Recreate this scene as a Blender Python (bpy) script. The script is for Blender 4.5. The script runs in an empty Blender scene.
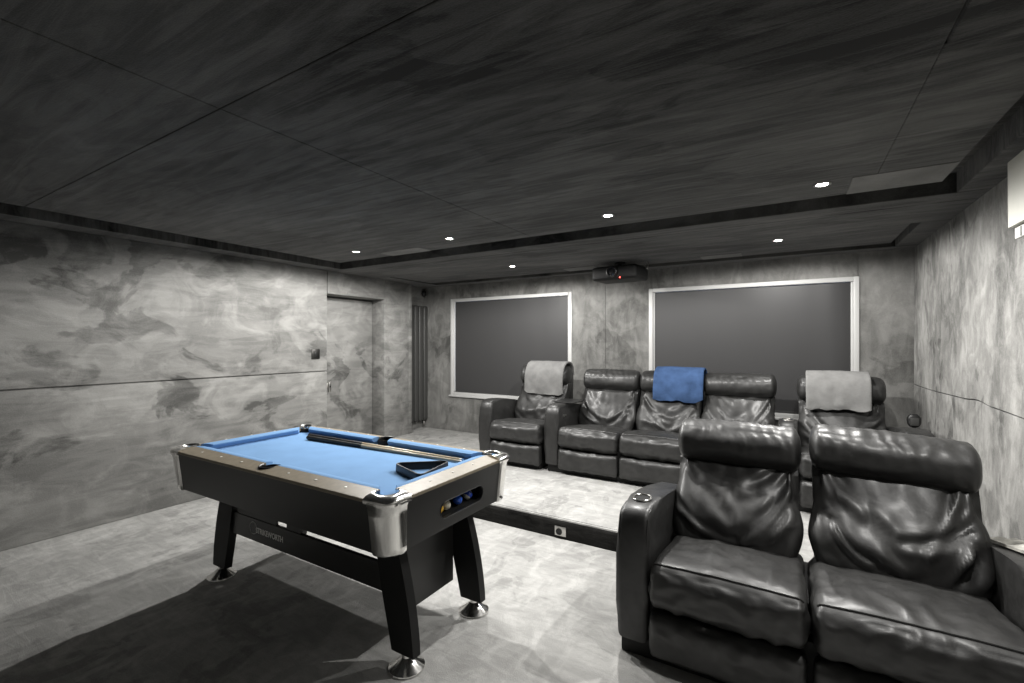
import bpy, bmesh, math, random
from mathutils import Vector, Matrix, noise

SC = bpy.context.scene
COL = SC.collection
PI = math.pi
R = math.radians

# ------------------------------------------------------------------ camera, world, exposure
cam_data = bpy.data.cameras.new('camera')
cam = bpy.data.objects.new('camera', cam_data)
COL.objects.link(cam)
cam_data.sensor_width = 36.0
cam_data.lens = 36.0 * 460 / 1024
cam_data.shift_y = 1.5 / 1024
cam_data.clip_start = 0.02
cam.location = (0, 0, 1.508)
cam.rotation_euler = (PI / 2, 0, math.atan(278 / 460))
SC.camera = cam

world = bpy.data.worlds.new('daylight')
SC.world = world
world.use_nodes = True
bg = world.node_tree.nodes['Background']
bg.inputs[0].default_value = (0.35, 0.55, 1.0, 1)      # blue daylight outside the windows
bg.inputs[1].default_value = 0.6

SC.view_settings.view_transform = 'Standard'
SC.view_settings.look = 'None'
SC.view_settings.gamma = 1
SC.view_settings.use_curve_mapping = False
SC.view_settings.exposure = 0.58
SC.cycles.diffuse_bounces = 8
SC.cycles.max_bounces = 14
SC.cycles.sample_clamp_indirect = 6.0

SPOT_WATTS = 95.0
SPOT_ANGLE = R(179)
SPOT_BLEND = 0.22
SPOT_COLOR = (1.0, 0.982, 0.95)
CEIL_Z = 2.42
FRONT_SPOTS = [(-3.70, 3.12), (-2.54, 3.15), (-1.112, 3.165), (0.158, 3.18)]
REAR_SPOTS = [(-2.765, 4.585), (-0.09, 4.62)]

# ------------------------------------------------------------------ helpers
def link(o, parent=None):
    COL.objects.link(o)
    if parent is not None:
        o.parent = parent
    return o

def obj(name, bm, mat, parent=None, loc=None, smooth=True, angle=35, kind=None, rot=None):
    bmesh.ops.recalc_face_normals(bm, faces=bm.faces[:])
    me = bpy.data.meshes.new(name)
    bm.to_mesh(me)
    bm.free()
    if smooth:
        for p in me.polygons:
            p.use_smooth = True
        me.set_sharp_from_angle(angle=R(angle))
    for m in (mat if isinstance(mat, (list, tuple)) else [mat]):
        me.materials.append(m)
    o = bpy.data.objects.new(name, me)
    if loc is not None:
        o.location = loc
    if rot is not None:
        o.rotation_euler = rot
    link(o, parent)
    if kind:
        o['kind'] = kind
    return o

def tag(o, label, cat, group=None):
    o['label'] = label
    o['category'] = cat
    if group:
        o['group'] = group
    return o

def thing(name, label, cat, loc=(0, 0, 0), rotz=0.0, group=None):
    o = bpy.data.objects.new(name, None)
    o.empty_display_size = 0.1
    o.location = loc
    o.rotation_euler = (0, 0, rotz)
    link(o)
    return tag(o, label, cat, group)

def struct(name, bm, mat, parent=None, **k):
    return obj(name, bm, mat, parent, kind='structure', **k)

def copy_tree(o, parent=None):
    c = o.copy()
    COL.objects.link(c)
    if parent is not None:
        c.parent = parent
    for ch in list(o.children):
        copy_tree(ch, c)
    return c

def NB():
    return bmesh.new()

def add_box(bm, lo, hi, bevel=0.0, seg=2):
    vs = [bm.verts.new((x, y, z)) for x in (lo[0], hi[0]) for y in (lo[1], hi[1]) for z in (lo[2], hi[2])]
    idx = [(0, 1, 3, 2), (4, 6, 7, 5), (0, 4, 5, 1), (2, 3, 7, 6), (0, 2, 6, 4), (1, 5, 7, 3)]
    fs = [bm.faces.new([vs[i] for i in f]) for f in idx]
    if bevel > 0:
        es = list({e for f in fs for e in f.edges})
        bmesh.ops.bevel(bm, geom=es, offset=bevel, segments=seg, profile=0.5, affect='EDGES')
    return bm

def box(lo, hi, bevel=0.0, seg=2):
    return add_box(NB(), lo, hi, bevel, seg)

def add_prism(bm, pts, axis, a0, a1, bevel=0.0, seg=2):
    """polygon pts (2-D, in the two other axes in order) extruded along axis from a0 to a1"""
    def P(p, a):
        if axis == 'x': return (a, p[0], p[1])
        if axis == 'y': return (p[0], a, p[1])
        return (p[0], p[1], a)
    A = [bm.verts.new(P(p, a0)) for p in pts]
    B = [bm.verts.new(P(p, a1)) for p in pts]
    n = len(pts)
    fa = bm.faces.new(A)
    fb = bm.faces.new(B[::-1])
    side = [bm.faces.new((A[i], A[(i + 1) % n], B[(i + 1) % n], B[i])) for i in range(n)]
    if bevel > 0:
        es = list(set(fa.edges) | set(fb.edges))
        bmesh.ops.bevel(bm, geom=es, offset=bevel, segments=seg, profile=0.5, affect='EDGES')
    return bm

def prism(*a, **k):
    return add_prism(NB(), *a, **k)

def add_lathe(bm, prof, c=(0, 0, 0), seg=32, cap=True, axis='z'):
    rings = []
    for r, z in prof:
        ring = []
        for i in range(seg):
            t = 2 * PI * i / seg
            a, b = r * math.cos(t), r * math.sin(t)
            p = {'z': (a, b, z), 'x': (z, a, b), 'y': (a, z, b)}[axis]
            ring.append(bm.verts.new((c[0] + p[0], c[1] + p[1], c[2] + p[2])))
        rings.append(ring)
    for A, B in zip(rings, rings[1:]):
        for i in range(seg):
            j = (i + 1) % seg
            bm.faces.new((A[i], A[j], B[j], B[i]))
    if cap:
        bm.faces.new(rings[0])
        bm.faces.new(rings[-1][::-1])
    return bm

def lathe(*a, **k):
    return add_lathe(NB(), *a, **k)

def add_tube(bm, pts, r, seg=8, closed=False, radii=None):
    pts = [Vector(p) for p in pts]
    n = len(pts)
    rings = []
    up = Vector((0, 0, 1))
    for i, p in enumerate(pts):
        a = pts[(i - 1) % n] if (closed or i > 0) else p
        b = pts[(i + 1) % n] if (closed or i < n - 1) else p
        t = (b - a).normalized()
        s = t.cross(up)
        if s.length < 1e-4:
            s = t.cross(Vector((0, 1, 0)))
        s.normalize()
        u = s.cross(t).normalized()
        rr = radii[i] if radii else r
        rings.append([bm.verts.new(p + s * rr * math.cos(2 * PI * k / seg) + u * rr * math.sin(2 * PI * k / seg)) for k in range(seg)])
    m = n if closed else n - 1
    for i in range(m):
        A, B = rings[i], rings[(i + 1) % n]
        for k in range(seg):
            j = (k + 1) % seg
            bm.faces.new((A[k], A[j], B[j], B[k]))
    if not closed:
        bm.faces.new(rings[0])
        bm.faces.new(rings[-1][::-1])
    return bm

def tube(*a, **k):
    return add_tube(NB(), *a, **k)

def add_torus(bm, c, R0, r, sx=1.0, sy=1.0, seg=40, s2=10):
    pts = [(c[0] + R0 * sx * math.cos(2 * PI * i / seg), c[1] + R0 * sy * math.sin(2 * PI * i / seg), c[2]) for i in range(seg)]
    return add_tube(bm, pts, r, s2, closed=True)

def rbox(lo, hi, r, step, disp=None, crown=(0, 0, 0), shear=None):
    """rounded, crowned, optionally wrinkled cushion as one closed mesh"""
    lo, hi = Vector(lo), Vector(hi)
    c, h = (lo + hi) / 2, (hi - lo) / 2
    rr = r if isinstance(r, (tuple, list)) else (r, r, r)
    rr = [min(rr[i], h[i] * 0.999) for i in range(3)]
    N = [max(6, int(round(2 * h[i] / step))) for i in range(3)]
    bm = NB()
    cache = {}
    def surf(q):
        p = Vector((q[0] * h[0], q[1] * h[1], q[2] * h[2]))
        inn = Vector([max(-(h[a] - rr[a]), min(h[a] - rr[a], p[a])) for a in range(3)])
        d = p - inn
        e = Vector([d[a] / rr[a] for a in range(3)])
        if e.length > 1e-9:
            e.normalize()
        out = inn + Vector([e[a] * rr[a] for a in range(3)])
        nrm = Vector([e[a] / rr[a] for a in range(3)])
        nrm.normalize()
        cr = Vector((
            crown[0] * e[0] * (1 - q[1] ** 2) * (1 - q[2] ** 2),
            crown[1] * e[1] * (1 - q[0] ** 2) * (1 - q[2] ** 2),
            crown[2] * e[2] * (1 - q[0] ** 2) * (1 - q[1] ** 2)))
        out = out + cr
        if disp:
            out = out + nrm * disp(q, nrm, out)
        out = out + c
        if shear:
            out = shear(out)
        return out, nrm
    rbox.surf = surf
    def vert(i, j, k):
        key = (i, j, k)
        if key in cache:
            return cache[key]
        v = bm.verts.new(surf([(-1 + 2 * t / n) for t, n in zip(key, N)])[0])
        cache[key] = v
        return v
    for ax in range(3):
        a1, a2 = [(1, 2), (2, 0), (0, 1)][ax]
        for side in (0, N[ax]):
            for u in range(N[a1]):
                for w in range(N[a2]):
                    def K(uu, ww):
                        k = [0, 0, 0]
                        k[ax], k[a1], k[a2] = side, uu, ww
                        return tuple(k)
                    f = [vert(*K(u, w)), vert(*K(u + 1, w)), vert(*K(u + 1, w + 1)), vert(*K(u, w + 1))]
                    if side == 0:
                        f.reverse()
                    bm.faces.new(f)
    return bm

def nz(x, y, z=0.0):
    return noise.noise(Vector((x, y, z)))

# ------------------------------------------------------------------ materials
def new_mat(name):
    m = bpy.data.materials.new(name)
    m.use_nodes = True
    nt = m.node_tree
    return m, nt, nt.nodes['Principled BSDF']

def simple(name, col, rough=0.5, metal=0.0, spec=0.5, coat=0.0, bump=None, var=None):
    m, nt, b = new_mat(name)
    b.inputs['Base Color'].default_value = (*col, 1)
    b.inputs['Roughness'].default_value = rough
    b.inputs['Metallic'].default_value = metal
    b.inputs['Specular IOR Level'].default_value = spec
    b.inputs['Coat Weight'].default_value = coat
    tc = nt.nodes.new('ShaderNodeTexCoord')
    if var:
        n = nt.nodes.new('ShaderNodeTexNoise')
        n.inputs['Scale'].default_value = var[0]
        n.inputs['Detail'].default_value = 6
        nt.links.new(tc.outputs['Object'], n.inputs['Vector'])
        r = nt.nodes.new('ShaderNodeValToRGB')
        r.color_ramp.elements[0].position = 0.3
        r.color_ramp.elements[1].position = 0.7
        k = var[1]
        r.color_ramp.elements[0].color = (*[c * (1 - k) for c in col], 1)
        r.color_ramp.elements[1].color = (*[c * (1 + k) for c in col], 1)
        nt.links.new(n.outputs['Fac'], r.inputs['Fac'])
        nt.links.new(r.outputs['Color'], b.inputs['Base Color'])
    if bump:
        n = nt.nodes.new('ShaderNodeTexNoise')
        n.inputs['Scale'].default_value = bump[0]
        n.inputs['Detail'].default_value = 5
        nt.links.new(tc.outputs['Object'], n.inputs['Vector'])
        bp = nt.nodes.new('ShaderNodeBump')
        bp.inputs['Strength'].default_value = bump[1]
        bp.inputs['Distance'].default_value = bump[2]
        nt.links.new(n.outputs['Fac'], bp.inputs['Height'])
        nt.links.new(bp.outputs['Normal'], b.inputs['Normal'])
    return m

def suede(name, dark, light, scale=1.0, stretch=(1, 1, 1), seed=0.0, bumpk=0.25, rough=0.9, sheen=0.0,
          patch=0.30, wisp=0.16, stroke=0.12, grain=0.06, broad=0.2, rot=(0.0, 0.6, 0.0), sscale=(1.5, 1.5, 12.0), gscale=160):
    """brushed suede: broad tone, darker patches with ragged edges, pale wisps, brush strokes and grain"""
    m, nt, b = new_mat(name)
    N, L = nt.nodes, nt.links
    tc = N.new('ShaderNodeTexCoord')
    def mapping(loc, rt, sc):
        mp = N.new('ShaderNodeMapping')
        mp.inputs['Location'].default_value = loc
        mp.inputs['Rotation'].default_value = rt
        mp.inputs['Scale'].default_value = sc
        L.new(tc.outputs['Object'], mp.inputs['Vector'])
        return mp.outputs['Vector']
    base = mapping((seed, seed * 1.7, seed * 0.6), (0, 0, 0), stretch)
    stk = mapping((seed, seed, seed), rot, sscale)
    def nz_(vec, sc, det, dist, rgh=0.5):
        n = N.new('ShaderNodeTexNoise')
        n.inputs['Scale'].default_value = sc
        n.inputs['Detail'].default_value = det
        n.inputs['Distortion'].default_value = dist
        n.inputs['Roughness'].default_value = rgh
        L.new(vec, n.inputs['Vector'])
        return n.outputs['Fac']
    def rng(src, a, b_, lo, hi):
        r = N.new('ShaderNodeMapRange')
        r.interpolation_type = 'SMOOTHSTEP'
        r.inputs[1].default_value, r.inputs[2].default_value = a, b_
        r.inputs[3].default_value, r.inputs[4].default_value = lo, hi
        L.new(src, r.inputs[0])
        return r.outputs[0]
    def math_(op, A, B):
        x = N.new('ShaderNodeMath')
        x.operation = op
        for k, q in enumerate((A, B)):
            if isinstance(q, (int, float)):
                x.inputs[k].default_value = q
            else:
                L.new(q, x.inputs[k])
        return x.outputs[0]
    n_broad = nz_(base, 0.75 * scale, 2.0, 0.5)
    n_patch = nz_(base, 1.7 * scale, 5.0, 0.7, 0.55)
    n_mask = nz_(base, 0.55 * scale, 1.0, 0.0)
    n_wisp = nz_(base, 2.6 * scale, 7.0, 1.1, 0.62)
    n_strk = nz_(stk, 1.0 * scale, 4.0, 1.0, 0.6)
    n_gr = nz_(base, gscale, 2.0, 0.0)
    v = math_('ADD', 0.52, rng(n_broad, 0.3, 0.7, -broad, broad))
    pm = math_('MULTIPLY', rng(n_patch, 0.525, 0.575, 0.0, patch), rng(n_mask, 0.40, 0.56, 0.25, 1.0))
    v = math_('SUBTRACT', v, pm)
    v = math_('ADD', v, rng(n_wisp, 0.42, 0.66, -wisp * 0.6, wisp))
    v = math_('ADD', v, rng(n_strk, 0.35, 0.65, -stroke, stroke))
    v = math_('ADD', v, rng(n_gr, 0.3, 0.7, -grain, grain))
    cl = N.new('ShaderNodeClamp')
    L.new(v, cl.inputs[0])
    cm = N.new('ShaderNodeMix')
    cm.data_type = 'RGBA'
    cm.inputs[6].default_value = (*dark, 1)
    cm.inputs[7].default_value = (*light, 1)
    L.new(cl.outputs[0], cm.inputs[0])
    L.new(cm.outputs[2], b.inputs['Base Color'])
    b.inputs['Roughness'].default_value = rough
    b.inputs['Specular IOR Level'].default_value = 0.15
    b.inputs['Sheen Weight'].default_value = sheen
    b.inputs['Sheen Roughness'].default_value = 0.45
    bp = N.new('ShaderNodeBump')
    bp.inputs['Strength'].default_value = bumpk
    bp.inputs['Distance'].default_value = 0.01
    L.new(cl.outputs[0], bp.inputs['Height'])
    L.new(bp.outputs['Normal'], b.inputs['Normal'])
    return m

def leather_mat(name, col, rough, crease, seed):
    m, nt, b = new_mat(name)
    N, L = nt.nodes, nt.links
    tc = N.new('ShaderNodeTexCoord')
    mp = N.new('ShaderNodeMapping')
    mp.inputs['Location'].default_value = (seed, seed, seed)
    L.new(tc.outputs['Object'], mp.inputs['Vector'])
    def nn(sc, det, dist, vec=None):
        n = N.new('ShaderNodeTexNoise')
        n.inputs['Scale'].default_value = sc
        n.inputs['Detail'].default_value = det
        n.inputs['Distortion'].default_value = dist
        L.new(vec or mp.outputs['Vector'], n.inputs['Vector'])
        return n
    n1 = nn(9, 5, 1.5)
    n2 = nn(28, 4, 0.8)
    vo = N.new('ShaderNodeTexVoronoi')
    vo.inputs['Scale'].default_value = 260
    L.new(mp.outputs['Vector'], vo.inputs['Vector'])
    def bump(src, st, dist, prev=None):
        bp = N.new('ShaderNodeBump')
        bp.inputs['Strength'].default_value = st
        bp.inputs['Distance'].default_value = dist
        L.new(src, bp.inputs['Height'])
        if prev:
            L.new(prev.outputs['Normal'], bp.inputs['Normal'])
        return bp
    b1 = bump(n1.outputs['Fac'], crease, 0.02)
    b2 = bump(n2.outputs['Fac'], crease * 0.6, 0.006, b1)
    b3 = bump(vo.outputs['Distance'], 0.12, 0.002, b2)
    L.new(b3.outputs['Normal'], b.inputs['Normal'])
    r = N.new('ShaderNodeValToRGB')
    r.color_ramp.elements[0].position = 0.35
    r.color_ramp.elements[1].position = 0.68
    r.color_ramp.elements[0].color = (*[c * 0.75 for c in col], 1)
    r.color_ramp.elements[1].color = (*[c * 1.5 for c in col], 1)
    L.new(n1.outputs['Fac'], r.inputs['Fac'])
    L.new(r.outputs['Color'], b.inputs['Base Color'])
    mr = N.new('ShaderNodeMapRange')
    mr.inputs[1].default_value = 0.3
    mr.inputs[2].default_value = 0.7
    mr.inputs[3].default_value = rough - 0.07
    mr.inputs[4].default_value = rough + 0.08
    L.new(n2.outputs['Fac'], mr.inputs[0])
    L.new(mr.outputs[0], b.inputs['Roughness'])
    b.inputs['Specular IOR Level'].default_value = 0.55
    b.inputs['Coat Weight'].default_value = 0.35
    b.inputs['Coat Roughness'].default_value = 0.30
    return m

def emit_mat(name, col, strength):
    m, nt, b = new_mat(name)
    b.inputs['Base Color'].default_value = (*col, 1)
    b.inputs['Emission Color'].default_value = (*col, 1)
    b.inputs['Emission Strength'].default_value = strength
    return m

M = {}
M['wall'] = suede('grey_suede_wall', (0.072, 0.0715, 0.0685), (0.36, 0.357, 0.343), seed=5.3, stretch=(1, 0.85, 1.15), scale=1.15, rot=(0.6, 0, 0), sscale=(4, 1.8, 9), patch=0.30, wisp=0.17, stroke=0.09, broad=0.14)
M['wall_r'] = suede('grey_suede_wall_streaked', (0.08, 0.0795, 0.076), (0.36, 0.356, 0.342), scale=1.9, seed=7.7, stretch=(1, 1.3, 0.85), rot=(0.3, 0, 0), sscale=(4, 8, 3.2), patch=0.26, wisp=0.2, stroke=0.09)
M['wall_b'] = suede('grey_suede_back_wall', (0.07, 0.0695, 0.066), (0.28, 0.277, 0.266), scale=1.3, seed=12.3, rot=(0, 0.5, 0), sscale=(6, 4, 2), patch=0.22)
M['ceil'] = suede('charcoal_suede_ceiling', (0.012, 0.012, 0.0113), (0.118, 0.1165, 0.111), seed=21.0, scale=1.1, stretch=(0.7, 1.6, 1), rot=(0, 0, 0.25), sscale=(1.2, 11, 2), patch=0.24, wisp=0.16, stroke=0.2, sheen=0.22, bumpk=0.35)
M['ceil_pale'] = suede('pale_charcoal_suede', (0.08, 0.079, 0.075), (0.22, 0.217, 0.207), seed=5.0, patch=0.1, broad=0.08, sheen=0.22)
M['carpet'] = suede('grey_carpet', (0.28, 0.278, 0.269), (0.60, 0.595, 0.577), scale=2.2, stretch=(1.2, 0.8, 1), seed=9.0, bumpk=0.4, rough=0.97, patch=0.26, wisp=0.2, stroke=0.1, grain=0.15, broad=0.10, rot=(0, 0, 0.3), sscale=(2, 9, 2), gscale=230)
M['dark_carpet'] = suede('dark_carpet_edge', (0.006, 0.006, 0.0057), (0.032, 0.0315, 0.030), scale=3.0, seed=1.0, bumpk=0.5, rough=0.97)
M['leather'] = leather_mat('black_leather', (0.016, 0.0158, 0.0152), 0.52, 0.10, 2.0)
M['leather_smooth'] = leather_mat('black_leather_taut', (0.015, 0.0148, 0.0143), 0.48, 0.06, 6.0)
M['black_board'] = simple('black_wood_grain_board', (0.019, 0.0188, 0.0182), 0.38, spec=0.5, bump=(60, 0.08, 0.002))
M['black_matt'] = simple('matt_black', (0.008, 0.008, 0.0077), 0.6, spec=0.3)
M['black_plastic'] = simple('black_plastic', (0.012, 0.012, 0.012), 0.4)
M['rail'] = simple('bronze_laminate', (0.21, 0.178, 0.127), 0.45, spec=0.5, var=(30, 0.12))
M['cloth'] = simple('blue_billiard_cloth', (0.175, 0.315, 0.53), 0.92, spec=0.1, bump=(420, 0.15, 0.001), var=(7, 0.05))
M['cushion'] = simple('blue_cushion_cloth', (0.175, 0.315, 0.53), 0.92, spec=0.1, bump=(420, 0.15, 0.001))
M['chrome'] = simple('chrome', (0.82, 0.81, 0.785), 0.16, metal=1.0, bump=(5, 0.03, 0.01))
M['steel'] = simple('brushed_steel', (0.55, 0.54, 0.52), 0.3, metal=1.0)
M['pearl'] = simple('pearl_inlay', (0.75, 0.74, 0.70), 0.3)
M['logo'] = simple('silver_print', (0.9, 0.9, 0.88), 0.4)
M['upvc'] = simple('white_window_plastic', (0.52, 0.52, 0.51), 0.35)
M['blind'] = simple('charcoal_blackout_blind', (0.046, 0.0455, 0.046), 0.46, spec=0.35, bump=(240, 0.05, 0.001))
M['cream'] = simple('cream_plastic', (0.42, 0.414, 0.367), 0.5)
M['white_plastic'] = simple('white_plastic', (0.6, 0.6, 0.57), 0.4)
M['radiator'] = simple('dark_grey_enamel', (0.05, 0.05, 0.048), 0.45)
M['towel_grey'] = simple('pale_grey_plush', (0.17, 0.169, 0.166), 0.97, spec=0.05, bump=(90, 0.4, 0.004), var=(14, 0.14))
M['towel_pale'] = simple('silver_plush', (0.21, 0.209, 0.205), 0.97, spec=0.05, bump=(90, 0.4, 0.004), var=(14, 0.12))
M['towel_blue'] = simple('blue_plush', (0.045, 0.082, 0.172), 0.97, spec=0.05, bump=(90, 0.4, 0.004), var=(12, 0.22))
M['paper'] = simple('printed_paper', (0.45, 0.44, 0.40), 0.6, var=(18, 0.5))
M['paper_white'] = simple('page_white', (0.6, 0.59, 0.56), 0.6)
M['ash'] = simple('pale_ash_wood', (0.50, 0.41, 0.28), 0.3, coat=0.4)
M['lens'] = emit_mat('lamp_glass', (1.0, 0.97, 0.92), 60.0)
M['red_led'] = emit_mat('red_indicator', (1.0, 0.05, 0.04), 12.0)
M['glass_lens'] = simple('dark_lens_glass', (0.01, 0.01, 0.012), 0.05, spec=0.8)
mg, ntg, bgn = new_mat('window_glass')
bgn.inputs['Roughness'].default_value = 0.02
bgn.inputs['Transmission Weight'].default_value = 1.0
M['glass'] = mg

# ------------------------------------------------------------------ the room
XL, XR, YB, YF = -4.88, 0.997, 5.65, -1.6
ZB = 2.40                     # border of the ceiling
XO = -5.25                    # outer face of the left wall
STEP_Y, STEP_Z = 3.228, 0.148

struct('floor', box((XO, YF - 0.1, -0.12), (XR + 0.1, YB + 0.1, 0)), M['carpet'])

# raised carpeted step; its riser is a dark board of its own
bm = NB()
add_box(bm, (XL - 0.3, STEP_Y + 0.012, 0.001), (XR - 0.002, YB - 0.002, STEP_Z), 0.012, 2)
step = struct('floor_step', bm, M['carpet'])
bm = NB()
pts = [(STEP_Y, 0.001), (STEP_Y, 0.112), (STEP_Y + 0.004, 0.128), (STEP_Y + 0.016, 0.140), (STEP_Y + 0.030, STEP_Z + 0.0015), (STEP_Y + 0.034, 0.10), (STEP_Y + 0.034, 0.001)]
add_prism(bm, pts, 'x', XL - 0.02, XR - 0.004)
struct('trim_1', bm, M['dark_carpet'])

# left wall: two stretched fabric panels with a seam, door recess, boxed column, radiator niche
bm = NB()
add_box(bm, (XO, YF, 0), (-4.905, 3.672, 2.56))
add_box(bm, (-4.91, YF, 0.0), (XL, 3.672, 1.158), 0.008)
add_box(bm, (-4.91, YF, 1.168), (XL, 3.672, ZB), 0.008)
add_box(bm, (XO, 3.672, 0), (-5.20, 4.62, 2.56))
add_box(bm, (XO, 4.612, 0), (-4.885, 5.095, 2.56), 0.006)
add_box(bm, (XO, 5.096, 0), (-4.888, 5.17, 2.56), 0.012)
add_box(bm, (XO, 5.168, 0), (-5.085, YB + 0.02, 2.56))
struct('wall_left', bm, M['wall'])
bm = NB()
add_box(bm, (-5.20, 3.678, 2.118), (-4.872, 4.608, ZB + 0.01), 0.006)
struct('trim_2', bm, M['wall'])
door = struct('door_1', box((-5.20, 3.68, STEP_Z + 0.004), (-5.125, 4.606, 2.10), 0.005), M['wall'])
bm = NB()
add_lathe(bm, [(0.0005, 0.0), (0.034, 0.0), (0.034, 0.006), (0.028, 0.010), (0.0005, 0.010)], (-4.905, 3.705, 0.985), 24, axis='x')
# door furniture on the frame edge
add_box(bm, (-4.90, 3.690, 0.90), (-4.868, 3.722, 1.03), 0.006)
obj('door_latch', bm, M['steel'], door)
bm = NB()
add_box(bm, (-4.869, 3.696, 0.958), (-4.864, 3.716, 0.978), 0.002)
obj('latch_slot', bm, M['black_matt'], door)

# right wall: upper and lower panel, the seam sags a little on its way
def seam_z(y):
    return 1.128 + 0.010 * math.sin((y - 3.2) * 2.3) + (0.014 if 3.75 < y < 4.15 else 0.0) * math.cos((y - 3.95) / 0.2 * PI / 2)
ys = [YF + (YB - YF) * i / 80 for i in range(81)]
bm = NB()
add_box(bm, (XR + 0.03, YF, 0), (XR + 0.12, YB + 0.1, 2.56))
low = [(YF, 0.0)] + [(YB - 0.002, 0.0)] + [(y if y < YB else YB - 0.002, seam_z(y) - 0.004) for y in ys[::-1]]
up = [(YB - 0.002, ZB)] + [(YF, ZB)] + [(y if y < YB else YB - 0.002, seam_z(y) + 0.004) for y in ys]
add_prism(bm, low, 'x', XR, XR + 0.035)
add_prism(bm, up, 'x', XR, XR + 0.035)
struct('wall_right', bm, M['wall_r'], smooth=False)

# back wall with two window openings
W1 = (-4.527, -2.482, 0.700, 2.190)
W2 = (-1.468, 0.585, 0.715, 2.165)
bm = NB()
def wallbox(x0, x1, z0, z1):
    add_box(bm, (x0, YB, z0), (x1, YB + 0.16, z1))
wallbox(XO, W1[0], 0, 2.56)
wallbox(W1[0], W1[1], 0, W1[2])
wallbox(W1[0], W1[1], W1[3], 2.56)
wallbox(W1[1], -2.02, 0, 2.56)
wallbox(-2.016, W2[0], 0, 2.56)
wallbox(W2[0], W2[1], 0, W2[2])
wallbox(W2[0], 0.572, W2[3], 2.56)
wallbox(0.576, W2[1], W2[3], 2.56)
wallbox(W2[1], XR + 0.12, 0, 2.56)
struct('wall_back', bm, M['wall_b'], smooth=False)
struct('wall_front', box((XO, YF - 0.12, 0), (XR + 0.12, YF, 2.56)), M['wall'])

def window(n, w, lab):
    x0, x1, z0, z1 = w
    fw = 0.047
    bm = NB()
    y0, y1 = YB - 0.014, YB + 0.07
    add_box(bm, (x0, y0, z0), (x0 + fw, y1, z1), 0.006)
    add_box(bm, (x1 - fw, y0, z0), (x1, y1, z1), 0.006)
    add_box(bm, (x0 + fw, y0, z1 - fw), (x1 - fw, y1, z1), 0.006)
    add_box(bm, (x0 + fw, y0, z0), (x1 - fw, y1, z0 + fw), 0.006)
    # stepped inner bead
    b = 0.02
    for lo, hi in (((x0 + fw, YB + 0.012, z0 + fw), (x0 + fw + b, y1, z1 - fw)), ((x1 - fw - b, YB + 0.012, z0 + fw), (x1 - fw, y1, z1 - fw)),
                   ((x0 + fw, YB + 0.012, z0 + fw), (x1 - fw, y1, z0 + fw + b))):
        add_box(bm, lo, hi, 0.004)
    f = struct('window_%d' % n, bm, M['upvc'])
    # blackout blind: slightly wavy sheet with thickness, curling at the sides
    nx, nzv = 60, 24
    bm = NB()
    bx0, bx1, bz0, bz1 = x0 + fw + (0.030 if n == 1 else 0.004), x1 - fw - (0.004 if n == 1 else 0.012), z0 + fw + 0.012, z1 - fw - 0.0015
    front, back = [], []
    for i in range(nx + 1):
        cf, cb = [], []
        for j in range(nzv + 1):
            s, t = i / nx, j / nzv
            x = bx0 + (bx1 - bx0) * s
            z = bz0 + (bz1 - bz0) * t
            wv = 0.006 * nz(s * 3.1 + n * 9, t * 0.8) + 0.0025 * nz(s * 11 + n * 4, t * 1.5)
            if n == 2:
                wv -= 0.010 * math.exp(-((s - 0.93) / 0.05) ** 2) * (1 - 0.5 * t) - 0.012 * max(0, (s - 0.96) / 0.04) ** 2
            y = YB + 0.020 + wv
            cf.append(bm.verts.new((x, y, z)))
            cb.append(bm.verts.new((x, y + 0.0015, z)))
        front.append(cf)
        back.append(cb)
    for A, fl in ((front, False), (back, True)):
        for i in range(nx):
            for j in range(nzv):
                q = [A[i][j], A[i + 1][j], A[i + 1][j + 1], A[i][j + 1]]
                bm.faces.new(q[::-1] if fl else q)
    rim = [(i, 0) for i in range(nx)] + [(nx, j) for j in range(nzv)] + [(i, nzv) for i in range(nx, 0, -1)] + [(0, j) for j in range(nzv, 0, -1)]
    for (a, b_), (c, d) in zip(rim, rim[1:] + rim[:1]):
        bm.faces.new((front[a][b_], back[a][b_], back[c][d], front[c][d]))
    bl = obj('blind', bm, M['blind'], f)
    bm = NB()
    add_box(bm, (bx0, YB + 0.010, bz0 - 0.008), (bx1, YB + 0.016, bz0 + 0.012), 0.002)
    obj('bottom_bar', bm, M['blind'], bl)
    obj('pane', box((x0 + fw - 0.004, YB + 0.046, z0 + fw - 0.004), (x1 - fw + 0.004, YB + 0.052, z1 - fw + 0.004)), M['glass'], f)
    bm = NB()
    add_box(bm, (x0 - 0.02, YB - 0.035, z0 - 0.022), (x1 + 0.02, YB + 0.01, z0 + 0.004), 0.006)
    obj('window_sill', bm, M['upvc'], f)
    return f
window(1, W1, '')
window(2, W2, '')

# ceiling: main fabric field (seamed), sunk channel round it, lower border, second tray at the back
bm = NB()
T = 2.60
def cb(x0, x1, y0, y1, z, bev=0.004):
    add_box(bm, (x0, y0, z), (x1, y1, T), bev)
seam = 0.945
CH_L, CH_R, CH_B = -4.385, 0.735, 3.47
for x0, x1 in ((CH_L, -1.901), (-1.899, 0.404)):
    cb(x0, x1, YF, seam - 0.0015, CEIL_Z)
    cb(x0, x1, seam + 0.0015, CH_B, CEIL_Z)
cb(0.408, CH_R, YF, 1.88, CEIL_Z - 0.006)
cb(0.404, CH_R, 1.884, CH_B, CEIL_Z)
# border
cb(XO, -4.65, YF, 3.699, ZB)
cb(0.845, XR + 0.1, YF, 3.699, ZB)
cb(XO, XR + 0.1, 3.70, 3.905, ZB)
cb(XO, XR + 0.1, 3.909, 4.479, ZB)
cb(0.83, XR + 0.1, 4.48, 5.459, ZB)
cb(XO, -4.66, 4.48, 5.459, ZB)
cb(XO, XR + 0.1, 5.46, YB + 0.1, ZB)
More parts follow.
